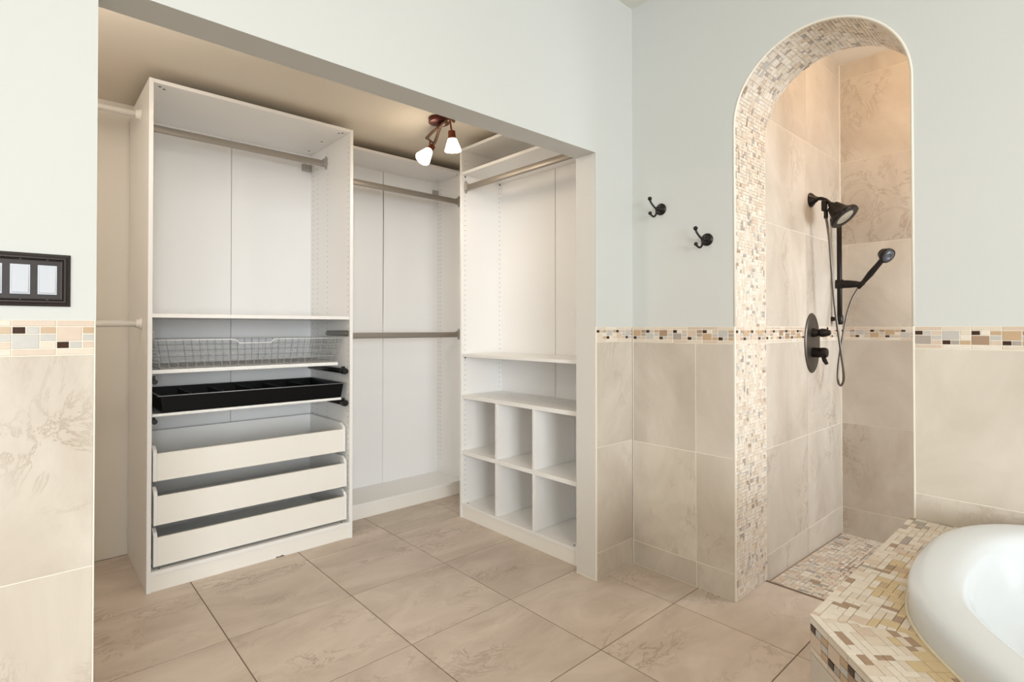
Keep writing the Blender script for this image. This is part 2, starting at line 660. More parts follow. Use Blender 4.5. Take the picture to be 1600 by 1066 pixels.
# wall with the closet opening: pier, header, right return
b = MB()
b.box((-4.0, YW + T, 0), (XP - .006, YW2, ZC))
wall_back = b.build('wall_back_left', M['paint'], kind='structure')
b = MB()
b.box((-4.0, YW + .0015, 1.228), (XP, YW + T, ZC))
b.box((XP - .006, YW + T, 0), (XP, YW2, ZC))
b.build('plaster', M['paint'], wall_back)
b = MB()
b.box((XP, YW + .0015, ZH), (XJ, YW2, ZC))
b.build('wall_back_header', M['paint'], kind='structure')
b = MB()
b.box((XJ, YW + T, 0), (XW, YW2, ZC))
wall_ret = b.build('wall_back_right', M['jamb'], kind='structure')
b = MB()
b.box((XJ, YW + .0015, B1), (XW + .006, YW + T, ZC))
b.build('plaster', M['paint'], wall_ret)
f1 = Frame((0, YW, 0), (1, 0, 0), (0, 0, 1))
# pier tiles
b = MB()
b.box((-1.0, YW + .0014, 0), (XP - .001, YW + T, 1.228))
b.build('grout', M['grout_lt'], wall_back)
tile_grid('tile', f1, [-1.0, XP - .003 - .508 * 2, XP - .003 - .508, XP - .003], [0.0, .127, .637, 1.146], M['wtile'], wall_back, t=.0075)
border(f1, -0.170 - .0765 * 11, XP - .003, 1.146, 1.228, wall_back, start=1, bigs=['grey', 'blush'])
# right return tiles
b = MB()
b.box((XJ + .003, YW + .0014, 0), (XW - .004, YW + T, B1))
b.build('grout', M['grout_lt'], wall_ret)
tile_grid('tile', f1, [XJ + .004, XW - .004], [0.001, .13, .633, B0 + .004], M['wtile'], wall_ret, t=.0075)
border(f1, XJ + .004, XW - .004, B0 + .004, B1, wall_ret, start=0)
b = MB()
b.box((XJ, YW - .001, 0), (XJ + .004, YW + T, B1), bev=.001)
b.box((XJ - .0015, YW, 0.0), (XJ, YW2, .004))
b.build('trim_jamb', M['trim'], kind='structure')

# wall with the arch ----------------------------------------------------------
NARC = 40
arc = [(YAc + RA * math.cos(PI * k / NARC), ZS + RA * math.sin(PI * k / NARC)) for k in range(NARC + 1)]   # from A1 over to A0


def arch_sheet(mb, x, zlow, y_lo, y_hi, ztop, facing):
    """flat sheet in a y-z plane with the arch cut out"""
    def q(pts):
        pts = [(x, y, z) for y, z in pts]
        mb.poly(pts if facing < 0 else pts[::-1])
    q([(y_hi, zlow), (A1, zlow), (A1, ztop), (y_hi, ztop)])
    q([(A0, zlow), (y_lo, zlow), (y_lo, ztop), (A0, ztop)])
    q([(A1, ZS), (A1, ZS), (A1, ztop), (A1, ztop)]) if False else None
    for k in range(NARC):
        (y0, z0), (y1, z1) = arc[k], arc[k + 1]
        q([(y0, z0), (y1, z1), (y1, ztop), (y0, ztop)])


b = MB()
arch_sheet(b, XW + T, 0, -6.0, YW2, ZC, -1)
arch_sheet(b, XW2, 0, -6.0, YW2, ZC, 1)
prof = [(A1, 0), (A1, ZS)] + arc[1:] + [(A0, 0)]
for k in range(len(prof) - 1):
    (y0, z0), (y1, z1) = prof[k], prof[k + 1]
    s_ = .004
    b.poly([(XW + T, y0, z0), (XW2, y0, z0), (XW2, y1, z1), (XW + T, y1, z1)])
b.poly([(XW + T, YW2, 0), (XW + T, YW2, ZC), (XW2, YW2, ZC), (XW2, YW2, 0)])
b.poly([(XW + T, -6.0, ZC), (XW2, -6.0, ZC), (XW2, YW2, ZC), (XW + T, YW2, ZC)][::-1])
wall_right = b.build('wall_right', M['grout_w'], kind='structure')
b = MB()
arch_sheet(b, XW + .0016, B1, -6.0, YW + .002, ZC, -1)
b.poly([(XW + .0016, -6.0, B1), (XW + .0016, A0, B1), (XW + T, A0, B1), (XW + T, -6.0, B1)])
b.poly([(XW + .0016, A1, B1), (XW + .0016, YW, B1), (XW + T, YW, B1), (XW + T, A1, B1)])
for k in range(NARC):
    (y0, z0), (y1, z1) = arc[k], arc[k + 1]
    b.poly([(XW + .0016, y0, z0), (XW + T, y0, z0), (XW + T, y1, z1), (XW + .0016, y1, z1)])
b.build('plaster', M['paint'], wall_right)
f2 = Frame((XW, 0, 0), (0, -1, 0), (0, 0, 1))      # u = -y
b = MB()
b.box((XW + .0014, A1 + .001, 0), (XW + T, YW - .001, B1))
b.box((XW + .0014, -1.226, 0), (XW + T, A0 - .001, B1))
b.build('grout', M['grout_lt'], wall_right)
tile_grid('tile', f2, [-(YW - .002), -1.296, -(A1 + .004)], [.001, .119, .628, B0], M['wtile'], wall_right, t=.0075)
tile_grid('tile', f2, [-(A0 + .012) + .008,   .040, .548, 1.056, 1.225], [.119, .627, B0], M['wtile'], wall_right, t=.0075)
border(f2, -(YW - .002), -(A1 + .004), B0, B1, wall_right, start=1, bigs=['blush', 'tan', 'grey', 'brown', 'greige'])
border(f2, -(A0 - .003), 1.22, B0, B1, wall_right, start=0, bigs=['greige', 'grey', 'brown', 'tan'])

# mosaic lining of the arch: real stones, joined
names = list(PAL.keys())
mats = [PAL[k] for k in names]
Larc = PI * RA
Ltot = ZS + Larc + ZS


def arch_fn(u, v, h):
    """u along the lining from the left foot over the crown, v = depth from the front edge"""
    x = XW + .004 + v
    if u < ZS:
        return Vector((x, A1 - h, u))
    if u < ZS + Larc:
        a = (u - ZS) / RA
        return Vector((x, YAc + (RA - h) * math.cos(a), ZS + (RA - h) * math.sin(a)))
    return Vector((x, A0 + h, ZS - (u - ZS - Larc)))


b = MB()
dep = XW2 - XW - .004
g = .0016
nrow = 21
unit = dep / nrow
wm = [('cream', 45), ('ivory', 36), ('blush', 6), ('grey', 6), ('greige', 7), ('brown', 1)]
wsz = [((1, 1), 5), ((2, 1), 4), ((1, 2), 3), ((2, 2), 1.6), ((3, 1), .8), ((1, 3), .5)]
for (a0, a1) in ((0.0, B0), (B1, Ltot - B1), (Ltot - B0, Ltot)):
    for (u0, v0, u1, v1) in mosaic(a1 - a0, dep, unit, wsz):
        v1 = min(v1, dep)
        u1 = min(u1 + a0, a1)
        u0 += a0
        if u1 - u0 < .004 or v1 - v0 < .004:
            continue
        small = (u1 - u0) * (v1 - v0) < unit * unit * 2.6
        stuff_piece(b, arch_fn, u0 + g / 2, v0 + g / 2, u1 - g / 2, v1 - g / 2, names.index(pick(wm) if small else pick(wm[:3])), .004)
fr_l = Frame((XW + .004, A1 - .004, 0), (1, 0, 0), (0, 0, 1))
border(fr_l, 0, dep, B0, B1, wall_right, start=0, stuffmb=b, names=names)
b.build('mosaic_lining', mats, wall_right, stuff=True)

# rounded plaster edge and tile edge of the arch
b = MB()
edge = [(A1, B1), (A1, ZS)] + arc[1:-1] + [(A0, ZS), (A0, B1)]
b.tube([(XW + .004, y, z) for y, z in edge], .0055, 6)
b.box((XW - .0006, A1 - .003, 0), (XW + .006, A1 + .004, B1), bev=.001)
b.box((XW - .0006, A0 - .003, 0), (XW + .006, A0 + .003, B1), bev=.001)
b.build('trim_arch', M['trim'], kind='structure')
b = MB()
b.box((XW - .001, YW - .003, 0), (XW + .003, YW + .002, B1), bev=.001)
b.build('trim_corner', M['trim'], kind='structure')

# shower room ------------------------------------------------------------------
ZSC = 2.832
b = MB()
b.box((XW2, A1 + .004, -.1), (XS + .1, A1 + .1, ZSC))
wall_sl = b.build('wall_shower_left', M['grout_lt'], kind='structure')
b = MB()
b.box((XS, -.55, -.1), (XS + .1, A1 + .004, ZSC))
wall_sb = b.build('wall_shower_back', M['grout_lt'], kind='structure')
struct_box('wall_shower_right', (XW2, -.65, -.1), (XS + .1, -.55, ZSC), M['wtile'])
struct_box('ceiling_shower', (XW2, -.65, ZSC), (XS + .1, A1 + .1, ZSC + .06), M['closet_ceil'])
f3 = Frame((0, A1 - .004, 0), (1, 0, 0), (0, 0, 1))
b = MB()
b.box((XW2, A1 - .0026, -.1), (XS - .004, A1 + .004, ZSC))
b.build('grout', M['grout_lt'], wall_sl)
b = MB()
b.box((XS - .0046, -.55, -.1), (XS, A1 - .003, ZSC))
b.build('grout', M['grout_lt'], wall_sb)
us = [XW2 + .002, 3.181, XS - .0065]
tile_grid('tile', f3, us, [-.05, .114, .625, B0], M['wtile'], wall_sl, t=.0075)
tile_grid('tile', f3, us, [B1, 1.722, 2.232, 2.742, ZSC - .001], M['wtile'], wall_sl, t=.0075)
f4 = Frame((XS - .006, 0, 0), (0, -1, 0), (0, 0, 1))
us = [-(A1 - .006), -.596, -.088, .42]
tile_grid('tile', f4, us, [-.08, .114, .628, B0], M['wtile'], wall_sb, t=.0055)
tile_grid('tile', f4, us, [B1, 1.716, 2.224, 2.732, ZSC - .001], M['wtile'], wall_sb, t=.0055)
b = MB()
border(f3, XW2 + .002, XS - .007, B0, B1, None, start=1, stuffmb=b, names=names)
b.build('mosaic_border', mats, wall_sl, stuff=True)
b = MB()
border(f4, -(A1 - .006), .42, B0, B1, None, start=0, stuffmb=b, names=names)
b.build('mosaic_border', mats, wall_sb, stuff=True)
struct_box('trim_shower_corner', (XS - .012, A1 - .010, -.05), (XS - .003, A1 - .003, ZSC), M['trim'])

# shower floor slopes away from the room
z0s, z1s = -.006, -.048


def shf(u, v, h):
    return Vector((XW2 + u, v, z0s + (z1s - z0s) * u / (XS - XW2) + h))


b = MB()
b.poly([shf(0, -.55, -.003), shf(XS - XW2, -.55, -.003), shf(XS - XW2, A1, -.003), shf(0, A1, -.003)])
b.poly([(XW2, -.55, -.1), (XW2, -.55, z0s - .003), (XW2, A1, z0s - .003), (XW2, A1, -.1)])
shower_floor = b.build('floor_shower', M['grout_sh'], kind='structure')
b = MB()
pan = (.33, .80, .46, .93)      # dirtier square round the drain (u0,u1,v0,v1)
b.poly([shf(pan[0], pan[2], -.0022), shf(pan[1], pan[2], -.0022), shf(pan[1], pan[3], -.0022), shf(pan[0], pan[3], -.0022)])
b.build('grout', M['grout_pan'], shower_floor)
b = MB()
wsh = [('blush', 30), ('ivory', 38), ('cream', 26), ('greige', 7), ('brown', 2), ('grey', 12)]
un = .020
for (u0, v0, u1, v1) in mosaic(XS - XW2, 1.64, un, [((1, 1), 4), ((2, 1), 2), ((1, 2), 3.4), ((2, 2), 2), ((1, 3), .8)]):
    v0, v1 = v0 - .545, v1 - .545
    u1, v1 = min(u1, XS - XW2 - .006), min(v1, A1 - .005)
    if u1 - u0 < .006 or v1 - v0 < .006:
        continue
    um, vm = (u0 + u1) / 2, (v0 + v1) / 2
    inpan = pan[0] < um < pan[1] and pan[2] < vm < pan[3]
    gg = .0042 if inpan else .0022
    stuff_piece(b, shf, u0 + gg / 2, v0 + gg / 2, u1 - gg / 2, v1 - gg / 2, names.index(pick(wsh)), .0)
b.build('mosaic_floor', mats, shower_floor, stuff=True)

# closet shell --------------------------------------------------------------------
struct_box('wall_closet_back', (-.7, YB, 0), (2.65, YB + .1, ZCC), M['closet_warmlit_paint'])
struct_box('wall_closet_left', (-.8, YW2, 0), (-.7, YB + .1, ZCC), M['closet_warmlit_paint'])
struct_box('wall_closet_right', (2.445, YW2, 0), (2.55, YB, ZCC), M['closet_warmlit_paint'])
# the rest of the bathroom, behind the camera
def wall_with_window(name, mk, a0, a1, w0, w1, z0, z1):
    b = MB()
    for (p0, p1, q0, q1) in ((a0, w0, 0, ZC), (w1, a1, 0, ZC), (w0, w1, 0, z0), (w0, w1, z1, ZC)):
        b.box(*mk(p0, p1, q0, q1))
    b.build(name, M['paint'], kind='structure')


wall_with_window('wall_front', lambda p0, p1, q0, q1: ((p0, -6.0, q0), (p1, -5.9, q1)), -4.0, XW2, -3.1, -.4, .45, 2.55)
wall_with_window('wall_left', lambda p0, p1, q0, q1: ((-4.0, p0, q0), (-3.9, p1, q1)), -6.0, YW2, -3.35, -1.05, .6, 2.6)

# ------------------------------------------------------------------ wardrobes
PT = .018


def holes(mb, axis, pos, cols, z0, z1, flip=1, r=.0029):
    """shelf-peg holes on a side panel: axis 0 -> panel faces x, axis 1 -> panel faces y"""
    z = z0
    while z < z1:
        for c in cols:
            ctr = (pos, c, z) if axis == 0 else (c, pos, z)
            n_ = (flip, 0, 0) if axis == 0 else (0, flip, 0)
            mb.lathe([(r, -.0005), (r, .0004)], ctr, n_, 6, smooth=False)
        z += .032


def oval_rail(mb, p0, p1, hh=.019, ww=.009):
    """flat oval hanging rail, upright section"""
    p0, p1 = Vector(p0), Vector(p1)
    d = (p1 - p0).normalized()
    s_ = d.cross(Vector((0, 0, 1)))
    loops = []
    for p in (p0, p1):
        L = []
        for k in range(16):
            a = 2 * PI * k / 16
            ca, sa = math.cos(a), math.sin(a)
            L.append(p + s_ * ww * math.copysign(abs(ca) ** .6, ca) + Vector((0, 0, hh * math.copysign(abs(sa) ** .6, sa))))
        loops.append(L)
    mb.loft(loops, cap0=True, cap1=True)


def rail_bracket(mb, c, n_, t_):
    """tall diamond plate against a panel with a cup for the rail; n_ = out of panel, t_ = along panel"""
    c, n_, t_ = Vector(c), Vector(n_), Vector(t_)
    z = Vector((0, 0, 1))
    pts = [c + t_ * a + z * q for a, q in ((-.006, .04), (.006, .04), (.014, .018), (.014, -.018), (.006, -.04), (-.006, -.04), (-.014, -.018), (-.014, .018))]
    mb.prism([tuple(p) for p in pts], n_ * .006)
    pts = [c + n_ * .006 + t_ * a + z * q for a, q in ((-.012, .023), (.012, .023), (.012, -.023), (-.012, -.023))]
    mb.prism([tuple(p) for p in pts], n_ * .016)


# --- A: tall wardrobe with drawers
ax0, ax1, ay0, ay1, AH = .424, 1.420, 2.937, 3.522, 2.36
WA = thing('wardrobe', 'tall white open wardrobe with three drawers, wire basket and pull-out tray, left of the closet', 'wardrobe', (ax0, ay1, 0), 'white open wardrobe frames')
for s_ in (0, 1):
    b = MB()
    x = ax0 if s_ == 0 else ax1 - PT
    b.box((x, ay0, 0), (x + PT, ay1, AH), bev=.001)
    b.build('side_panel', M['wood'], WA)
ai0, ai1 = ax0 + PT, ax1 - PT
for nm, z, yf in (('top_panel', AH - PT, ay0 + .001), ('shelf', 1.258, ay0 + .008), ('bottom_panel', .074, ay0 + .002)):
    b = MB()
    b.box((ai0, yf, z), (ai1, ay1 - .008, z + PT), bev=.001)
    b.build(nm, M['wood'], WA)
b = MB()
b.prism([(ai0, ay0 + .006, .0005), (ai0 + .55, ay0 + .006, .0005), (ai0 + .558, ay0 + .006, .008), (ai0 + .57, ay0 + .006, .004), (ai0 + .585, ay0 + .006, .009), (ai0 + .6, ay0 + .006, .0005),
         (ai1, ay0 + .006, .0005), (ai1, ay0 + .006, .074), (ai0, ay0 + .006, .074)][::-1], (0, .016, 0))
b.build('plinth', M['edge'], WA)
for x0, x1 in ((ai0, .9215), (.9245, ai1)):
    b = MB()
    b.box((x0, ay1 - .008, .08), (x1, ay1 - .004, AH - .01))
    b.build('back_panel', M['back'], WA)
b = MB()
for pos, fl in ((ai1, -1), (ai0, 1)):
    holes(b, 0, pos, (2.962, 3.25), .15, 2.3, fl)
    holes(b, 0, pos, (3.40, 3.47), .15, 2.3, fl)
for (x, y) in ((ai0 + .03, ay0 + .04), (ai1 - .03, ay0 + .04), (ai0 + .05, ay0 + .06), (ai1 - .045, ay0 + .055), (ai1 - .06, 3.2), (ai1 - .05, 3.42)):
    b.lathe([(.007, -.0006), (.007, .0004)], (x, y, AH - PT), (0, 0, -1), 10, smooth=False)
for x in (ai0 + .035, ai1 - .035):
    b.lathe([(.006, -.0006), (.006, .0004)], (x, ay0 + .03, .092), (0, 0, 1), 10, smooth=False)
b.build('peg_holes', M['hole'], WA, stuff=True)
b = MB()
oval_rail(b, (ai0 + .004, 3.268, 2.232), (ai1 - .004, 3.268, 2.232))
rl = b.build('clothes_rail', M['rail'], WA, auto=True)
for px, n_ in ((ai0, (1, 0, 0)), (ai1, (-1, 0, 0))):
    b = MB()
    rail_bracket(b, (px, 3.268, 2.240), n_, (0, 1, 0))
    b.build('rail_bracket', M['bracket'], rl)
b = MB()
b.box((ai1 - .062, ay1 - .026, 2.231), (ai1 - .002, ay1 - .008, 2.277), bev=.004)
b.build('wall_bracket', M['bracket'], WA)


def drawer(parent, x0, x1, yf, z0, hf, hs):
    """shallow white pull-out drawer with a low front and chamfered higher sides"""
    yb = 3.47
    b = MB()
    st = .015
    for x in (x0, x1 - st):
        pr = [(x, yf, z0), (x, yb, z0), (x, yb, z0 + hs), (x, yf + .045, z0 + hs), (x, yf + .012, z0 + hs - .014), (x, yf, z0 + hf + .008)]
        b.prism(pr, (st, 0, 0))
    b.box((x0 + st, yb - st, z0 + .012), (x1 - st, yb, z0 + hs), bev=.0008)
    b.box((x0 + st, yf + .016, z0 + .012), (x1 - st, yb - st, z0 + .018))
    d = b.build('drawer', M['wood'], parent)
    b = MB()
    b.box((x0 + st, yf - .001, z0), (x1 - st, yf + .015, z0 + hf), bev=.0012)
    b.build('drawer_front', M['edge'], d)
    for x in (x0 - .009, x1 + .001):
        b = MB()
        b.box((x, yf + .03, z0 + .004), (x + .008, yb, z0 + .03))
        b.build('drawer_runner', M['rail'], d)


drawer(WA, .4535, 1.3930, 2.975, .496, .128, .160)
drawer(WA, .4535, 1.3925, 2.955, .297, .133, .170)
drawer(WA, .4535, 1.3925, 2.955, .108, .132, .168)

# pull-out wire basket
b = MB()
bx0, bx1, by0, by1, bz0, bz1 = .462, 1.384, 3.000, 3.455, 1.018, 1.152
cx0, cx1, cy0, cy1 = bx0 + .022, bx1 - .026, by0 + .008, by1 - .02
wr = .0016


def lerp(a, c, t):
    return a + (c - a) * t


nX, nY, nZ = 23, 11, 4
for i in range(nX + 1):
    t = i / nX
    b.tube([(lerp(bx0, bx1, t), by0, bz1 - (.018 if .36 < t < .58 else 0)), (lerp(cx0, cx1, t), cy0, bz0), (lerp(cx0, cx1, t), cy1, bz0), (lerp(bx0, bx1, t), by1, bz1)], wr, 4, smooth=False)
for i in range(nY + 1):
    t = i / nY
    b.tube([(bx0, lerp(by0, by1, t), bz1), (cx0, lerp(cy0, cy1, t), bz0), (cx1, lerp(cy0, cy1, t), bz0), (bx1, lerp(by0, by1, t), bz1)], wr, 4, smooth=False)
for k in range(nZ):
    s_ = (k + .0) / nZ
    X0, X1, Y0, Y1, Z = lerp(cx0, bx0, s_), lerp(cx1, bx1, s_), lerp(cy0, by0, s_), lerp(cy1, by1, s_), lerp(bz0, bz1, s_)
    b.tube([(X0, Y0, Z), (X1, Y0, Z), (X1, Y1, Z), (X0, Y1, Z), (X0, Y0, Z)], wr, 4, smooth=False)
for i in range(60):                      # close-set floor wires
    y = lerp(cy0, cy1, (i + .5) / 60)
    b.tube([(cx0, y, bz0 - .002), (cx1, y, bz0 - .002)], .0011, 4, smooth=False)
basket = b.build('wire_basket', M['wire'], WA)
b = MB()
b.tube([(bx0, by1, bz1), (bx0, by0, bz1), (.80, by0, bz1), (.815, by0, bz1 - .004), (.828, by0, bz1 - .020), (.985, by0, bz1 - .020), (.998, by0, bz1 - .004), (1.012, by0, bz1), (bx1, by0, bz1), (bx1, by1, bz1), (bx0, by1, bz1)], .0026, 6)
b.build('basket_rim', M['wirew'], basket)
b = MB()
b.box((.448, 2.992, .994), (1.356, 3.004, 1.013), bev=.002)
b.box((.448, 3.004, .994), (.460, 3.47, 1.008))
b.box((1.344, 3.004, .994), (1.356, 3.47, 1.008))
b.build('basket_frame', M['wirew'], basket)

# pull-out tray frame (white) that carries the black insert
b = MB()
b.box((.446, 2.958, .797), (1.362, 2.970, .811), bev=.003)
for x in (.446, 1.350):
    b.box((x, 2.970, .797), (x + .012, 3.47, .809))
b.box((.458, 3.458, .797), (1.350, 3.47, .809))
b.box((.458, 2.99, .797), (1.350, 3.44, .8025))
b.build('pull_out_frame', M['wirew'], WA)
# runners
for x, yl in ((ai1 - .020, 3.47), (ai0 + .013, 3.47)):
    for z in (.960, .776):
        b = MB()
        q = 1.0 if x > .9 else .68
        b.tube([(x, 2.948, z), (x, 2.952, z), (x, 2.985, z), (x, 2.987, z)], [.0165 * q, .018 * q, .018 * q, .0165 * q], 12)
        b.tube([(x, 2.985, z), (x, yl, z)], .0145 * q, 10)
        b.box((x - .008, 2.975, z - .006), (x + .008 * q, 2.99, z + .026))
        b.build('runner', M['blackrail'], WA)
for sx, x0 in ((1, ai1), (-1, ai0)):
    b = MB()
    q = lambda d: x0 - sx * d
    yE = 3.235 if sx > 0 else 3.2
    b.prism([(q(.0), 2.945, 1.161), (q(.0), yE, 1.163), (q(.0), yE + .02, 1.178), (q(.0), yE, 1.194), (q(.0), 2.945, 1.196)][::1], (-sx * .010, 0, 0))
    if sx > 0:
        b.box((q(.010), 2.95, 1.168), (q(.016), yE - .02, 1.189), bev=.002)
        b.lathe([(.013, 0), (.013, .006), (.008, .009)], (q(.010), 2.965, 1.178), (-sx, 0, 0), 12)
    b.build('metal_slide', M['chrome'], WA)

# black divided tray: lifts out, so a thing of its own
TR = thing('divider_tray', 'glossy black plastic tray with compartments on the pull-out frame under the wire basket', 'tray', (.92, 3.2, .811))
tx0, tx1, ty0, ty1, tz0, tz1 = .478, 1.3835, 2.972, 3.452, .8115, .892
ins = .016


def rect(x0, x1, y0, y1, z):
    return [(x0, y0, z), (x1, y0, z), (x1, y1, z), (x0, y1, z)]


b = MB()
fl = .010
b.loft([rect(tx0 + ins, tx1 - ins, ty0 + .008, ty1 - ins, tz0), rect(tx0 + .004, tx1 - .004, ty0 + .002, ty1 - .002, tz1 - .004), rect(tx0 - fl, tx1 + fl, ty0 - .006, ty1 + .003, tz1 - .003),
        rect(tx0 - fl, tx1 + fl, ty0 - .006, ty1 + .003, tz1), rect(tx0 + .006, tx1 - .006, ty0 + .004, ty1 - .006, tz1),
        rect(tx0 + ins + .003, tx1 - ins - .003, ty0 + .011, ty1 - ins - .003, tz0 + .004)], smooth=False, cap0=True, cap1=True)
tb = b.build('tray_shell', M['black'], TR)
b = MB()
b.tube([(tx0 - fl, ty0 - .006, tz1 - .001), (tx1 + fl, ty0 - .006, tz1 - .001)], .0026, 8)
b.build('tray_lip', M['rimgloss'], tb)
for k in range(1, 6):
    x = lerp(tx0 + .01, tx1 - .01, k / 6)
    b = MB()
    b.prism([(x - .0015, ty0 + .0115, tz0 + .004), (x - .0015, ty1 - ins - .003, tz0 + .004), (x - .0015, ty1 - .010, tz1 - .012), (x - .0015, ty0 + .0065, tz1 - .012)], (.003, 0, 0))
    b.build('divider', M['black'], TR)

# --- B: shallow wardrobe in the corner with two rails
bx0_, bx1_, by0_, by1_ = 1.4215, 2.4200, 3.180, 3.522
WB = thing('wardrobe', 'shallow white open wardrobe with two hanging rails in the back corner, right of the drawers', 'wardrobe', (bx0_, by1_, 0), 'white open wardrobe frames')
for x in (bx0_, bx1_ - PT):
    b = MB()
    b.box((x, by0_, 0), (x + PT, by1_, AH), bev=.001)
    b.build('side_panel', M['wood'], WB)
bi0, bi1 = bx0_ + PT, bx1_ - PT
for nm, z, yf in (('top_panel', AH - PT, by0_ + .001), ('bottom_panel', .078, by0_ + .001)):
    b = MB()
    b.box((bi0, yf, z), (bi1, by1_ - .008, z + PT), bev=.001)
    b.build(nm, M['wood'], WB)
b = MB()
b.box((bi0, by0_ + .006, .0005), (bi1, by0_ + .022, .078))
b.build('plinth', M['edge'], WB)
# two back boards; the seam stands open at the top where the boards have bowed apart
yb_ = by1_ - .008
b = MB()
b.prism([(bi0, yb_, .085), (1.9285, yb_, .085), (1.9285, yb_, 1.0), (1.9265, yb_, 1.75), (1.9280, yb_, AH - .1), (1.9290, yb_, AH - .01), (bi0, yb_, AH - .01)], (0, .003, 0))
b.build('back_panel', M['back'], WB)
b = MB()
b.prism([(1.9305, yb_, .085), (bi1, yb_, .085), (bi1, yb_, AH - .01), (1.9315, yb_, AH - .01), (1.9345, yb_, AH - .16), (1.9375, yb_, 2.0), (1.9360, yb_, 1.75), (1.9310, yb_, 1.2)], (0, .003, 0))
b.build('back_panel', M['back'], WB)
b = MB()
holes(b, 0, bi1, (3.200, 3.470, 3.500), .2, 2.3, -1)
b.lathe([(.006, -.0006), (.006, .0004)], (bi1 - .03, by0_ + .04, AH - PT), (0, 0, -1), 10, smooth=False)
b.lathe([(.006, -.0006), (.006, .0004)], (bi1 - .05, 3.45, AH - PT), (0, 0, -1), 10, smooth=False)
b.build('peg_holes', M['hole'], WB, stuff=True)
for z in (2.146, 1.160):
    b = MB()
    oval_rail(b, (bi0 + .004, 3.232, z), (bi1 - .004, 3.232, z))
    rl = b.build('clothes_rail', M['rail'], WB, auto=True)
    for px, n_ in ((bi0, (1, 0, 0)), (bi1, (-1, 0, 0))):
        b = MB()
        rail_bracket(b, (px, 3.232, z + .004), n_, (0, 1, 0))
        b.build('rail_bracket', M['bracket'], rl)
b = MB()
b.box((bi1 - .052, by1_ - .026, 2.245), (bi1 - .002, by1_ - .008, 2.279), bev=.004)
b.build('wall_bracket', M['bracket'], WB)

# --- C: shallow wardrobe with cubbies, turned to face the drawers
gx0, gx1, gy0, gy1 = 2.080, 2.430, 1.790, 2.790
WC = thing('wardrobe', 'shallow white open wardrobe with six cubbyholes below, beside the white door jamb', 'wardrobe', (gx1, gy0, 0), 'white open wardrobe frames')
for y in (gy0, gy1 - PT):
    b = MB()
    b.box((gx0, y, 0), (gx1, y + PT, AH), bev=.001)
    b.build('side_panel', M['wood'], WC)
gi0, gi1 = gy0 + PT, gy1 - PT
for nm, z in (('top_panel', AH - PT), ('shelf', 2.190), ('shelf', 1.026), ('bottom_panel', .074)):
    b = MB()
    b.box((gx0 + .002, gi0, z), (gx1 - .008, gi1, z + PT), bev=.001)
    b.build(nm, M['wood'], WC)
b = MB()
b.box((gx0 + .008, gi0, .0005), (gx0 + .024, gi1 - .004, .074))
b.build('plinth', M['edge'], WC)
for y0, y1 in ((gi0, 2.271), (2.275, gi1)):
    b = MB()
    b.box((gx1 - .008, y0, .08), (gx1 - .005, y1, AH - .01))
    b.build('back_panel', M['back'], WC)
b = MB()
b.box((gx0 + .003, gi0, .760), (gx1 - .01, gi1, .783), bev=.001)
cub = b.build('cubby_insert', M['wood'], WC)
b = MB()
b.box((gx0 + .003, gi0, .404), (gx1 - .01, gi1, .428), bev=.001)
b.build('shelf', M['wood'], cub)
for y in (2.440, 2.124):
    for z0, z1 in ((.0922, .4038), (.4282, .7598)):
        b = MB()
        b.box((gx0 + .006, y - .010, z0), (gx1 - .01, y + .010, z1), bev=.001)
        b.build('divider', M['wood'], cub)
b = MB()
holes(b, 1, gi1, (gx0 + .028, gx1 - .028), .14, 2.3, -1)
for (x, y) in ((2.13, 2.56), (2.13, 2.30), (2.32, 2.56), (2.32, 2.30), (2.13, 2.02)):
    b.lathe([(.004, -.0006), (.004, .0005)], (x, y, .783), (0, 0, 1), 8, smooth=False)
for z in (2.188, 1.024):
    for x in (gx0 + .028, gx1 - .028):
        b.lathe([(.005, -.0006), (.005, .004)], (x, gi1, z - .006), (0, -1, 0), 8, smooth=False)
b.lathe([(.006, -.0006), (.006, .0005)], (gx0 + .03, gi1 - .03, .092), (0, 0, 1), 8, smooth=False)
b.lathe([(.006, -.0006), (.006, .0005)], (gx0 + .03, gi0 + .04, .092), (0, 0, 1), 8, smooth=False)
b.build('peg_holes', M['hole'], WC, stuff=True)
b = MB()
oval_rail(b, (2.118, gi0 + .004, 2.112), (2.118, gi1 - .004, 2.112), hh=.019)
rl = b.build('clothes_rail', M['rail'], WC, auto=True)
for py, n_ in ((gi0, (0, 1, 0)), (gi1, (0, -1, 0))):
    b = MB()
    rail_bracket(b, (2.112, py, 2.116), n_, (1, 0, 0))
    b.build('rail_bracket', M['bracket'], rl)

# ------------------------------------------------------------------ two white rods at the left end of the closet
for y, z, r, lab in ((3.17, 2.253, .0165, 'upper white round hanging rod running to the side of the drawer wardrobe'),
                     (3.112, 1.230, .0155, 'lower white round hanging rod running to the side of the drawer wardrobe')):
    t = thing('closet_rod', lab, 'rod', (-.69, y, z), 'white rods at the left end of the closet')
    b = MB()
    b.tube([(-.698, y, z), (ax0 - .003, y, z)], r, 16)
    b.build('rod', M['rodwhite'], t)
    for x, n_ in ((-.6995, (1, 0, 0)), (ax0 - .0005, (-1, 0, 0))):
        b = MB()
        b.lathe([(r + .014, 0), (r + .014, .004), (r + .006, .006), (r + .004, .022), (r + .0005, .022)], (x, y, z), n_, 16)
        b.build('flange', M['rodwhite'], t)

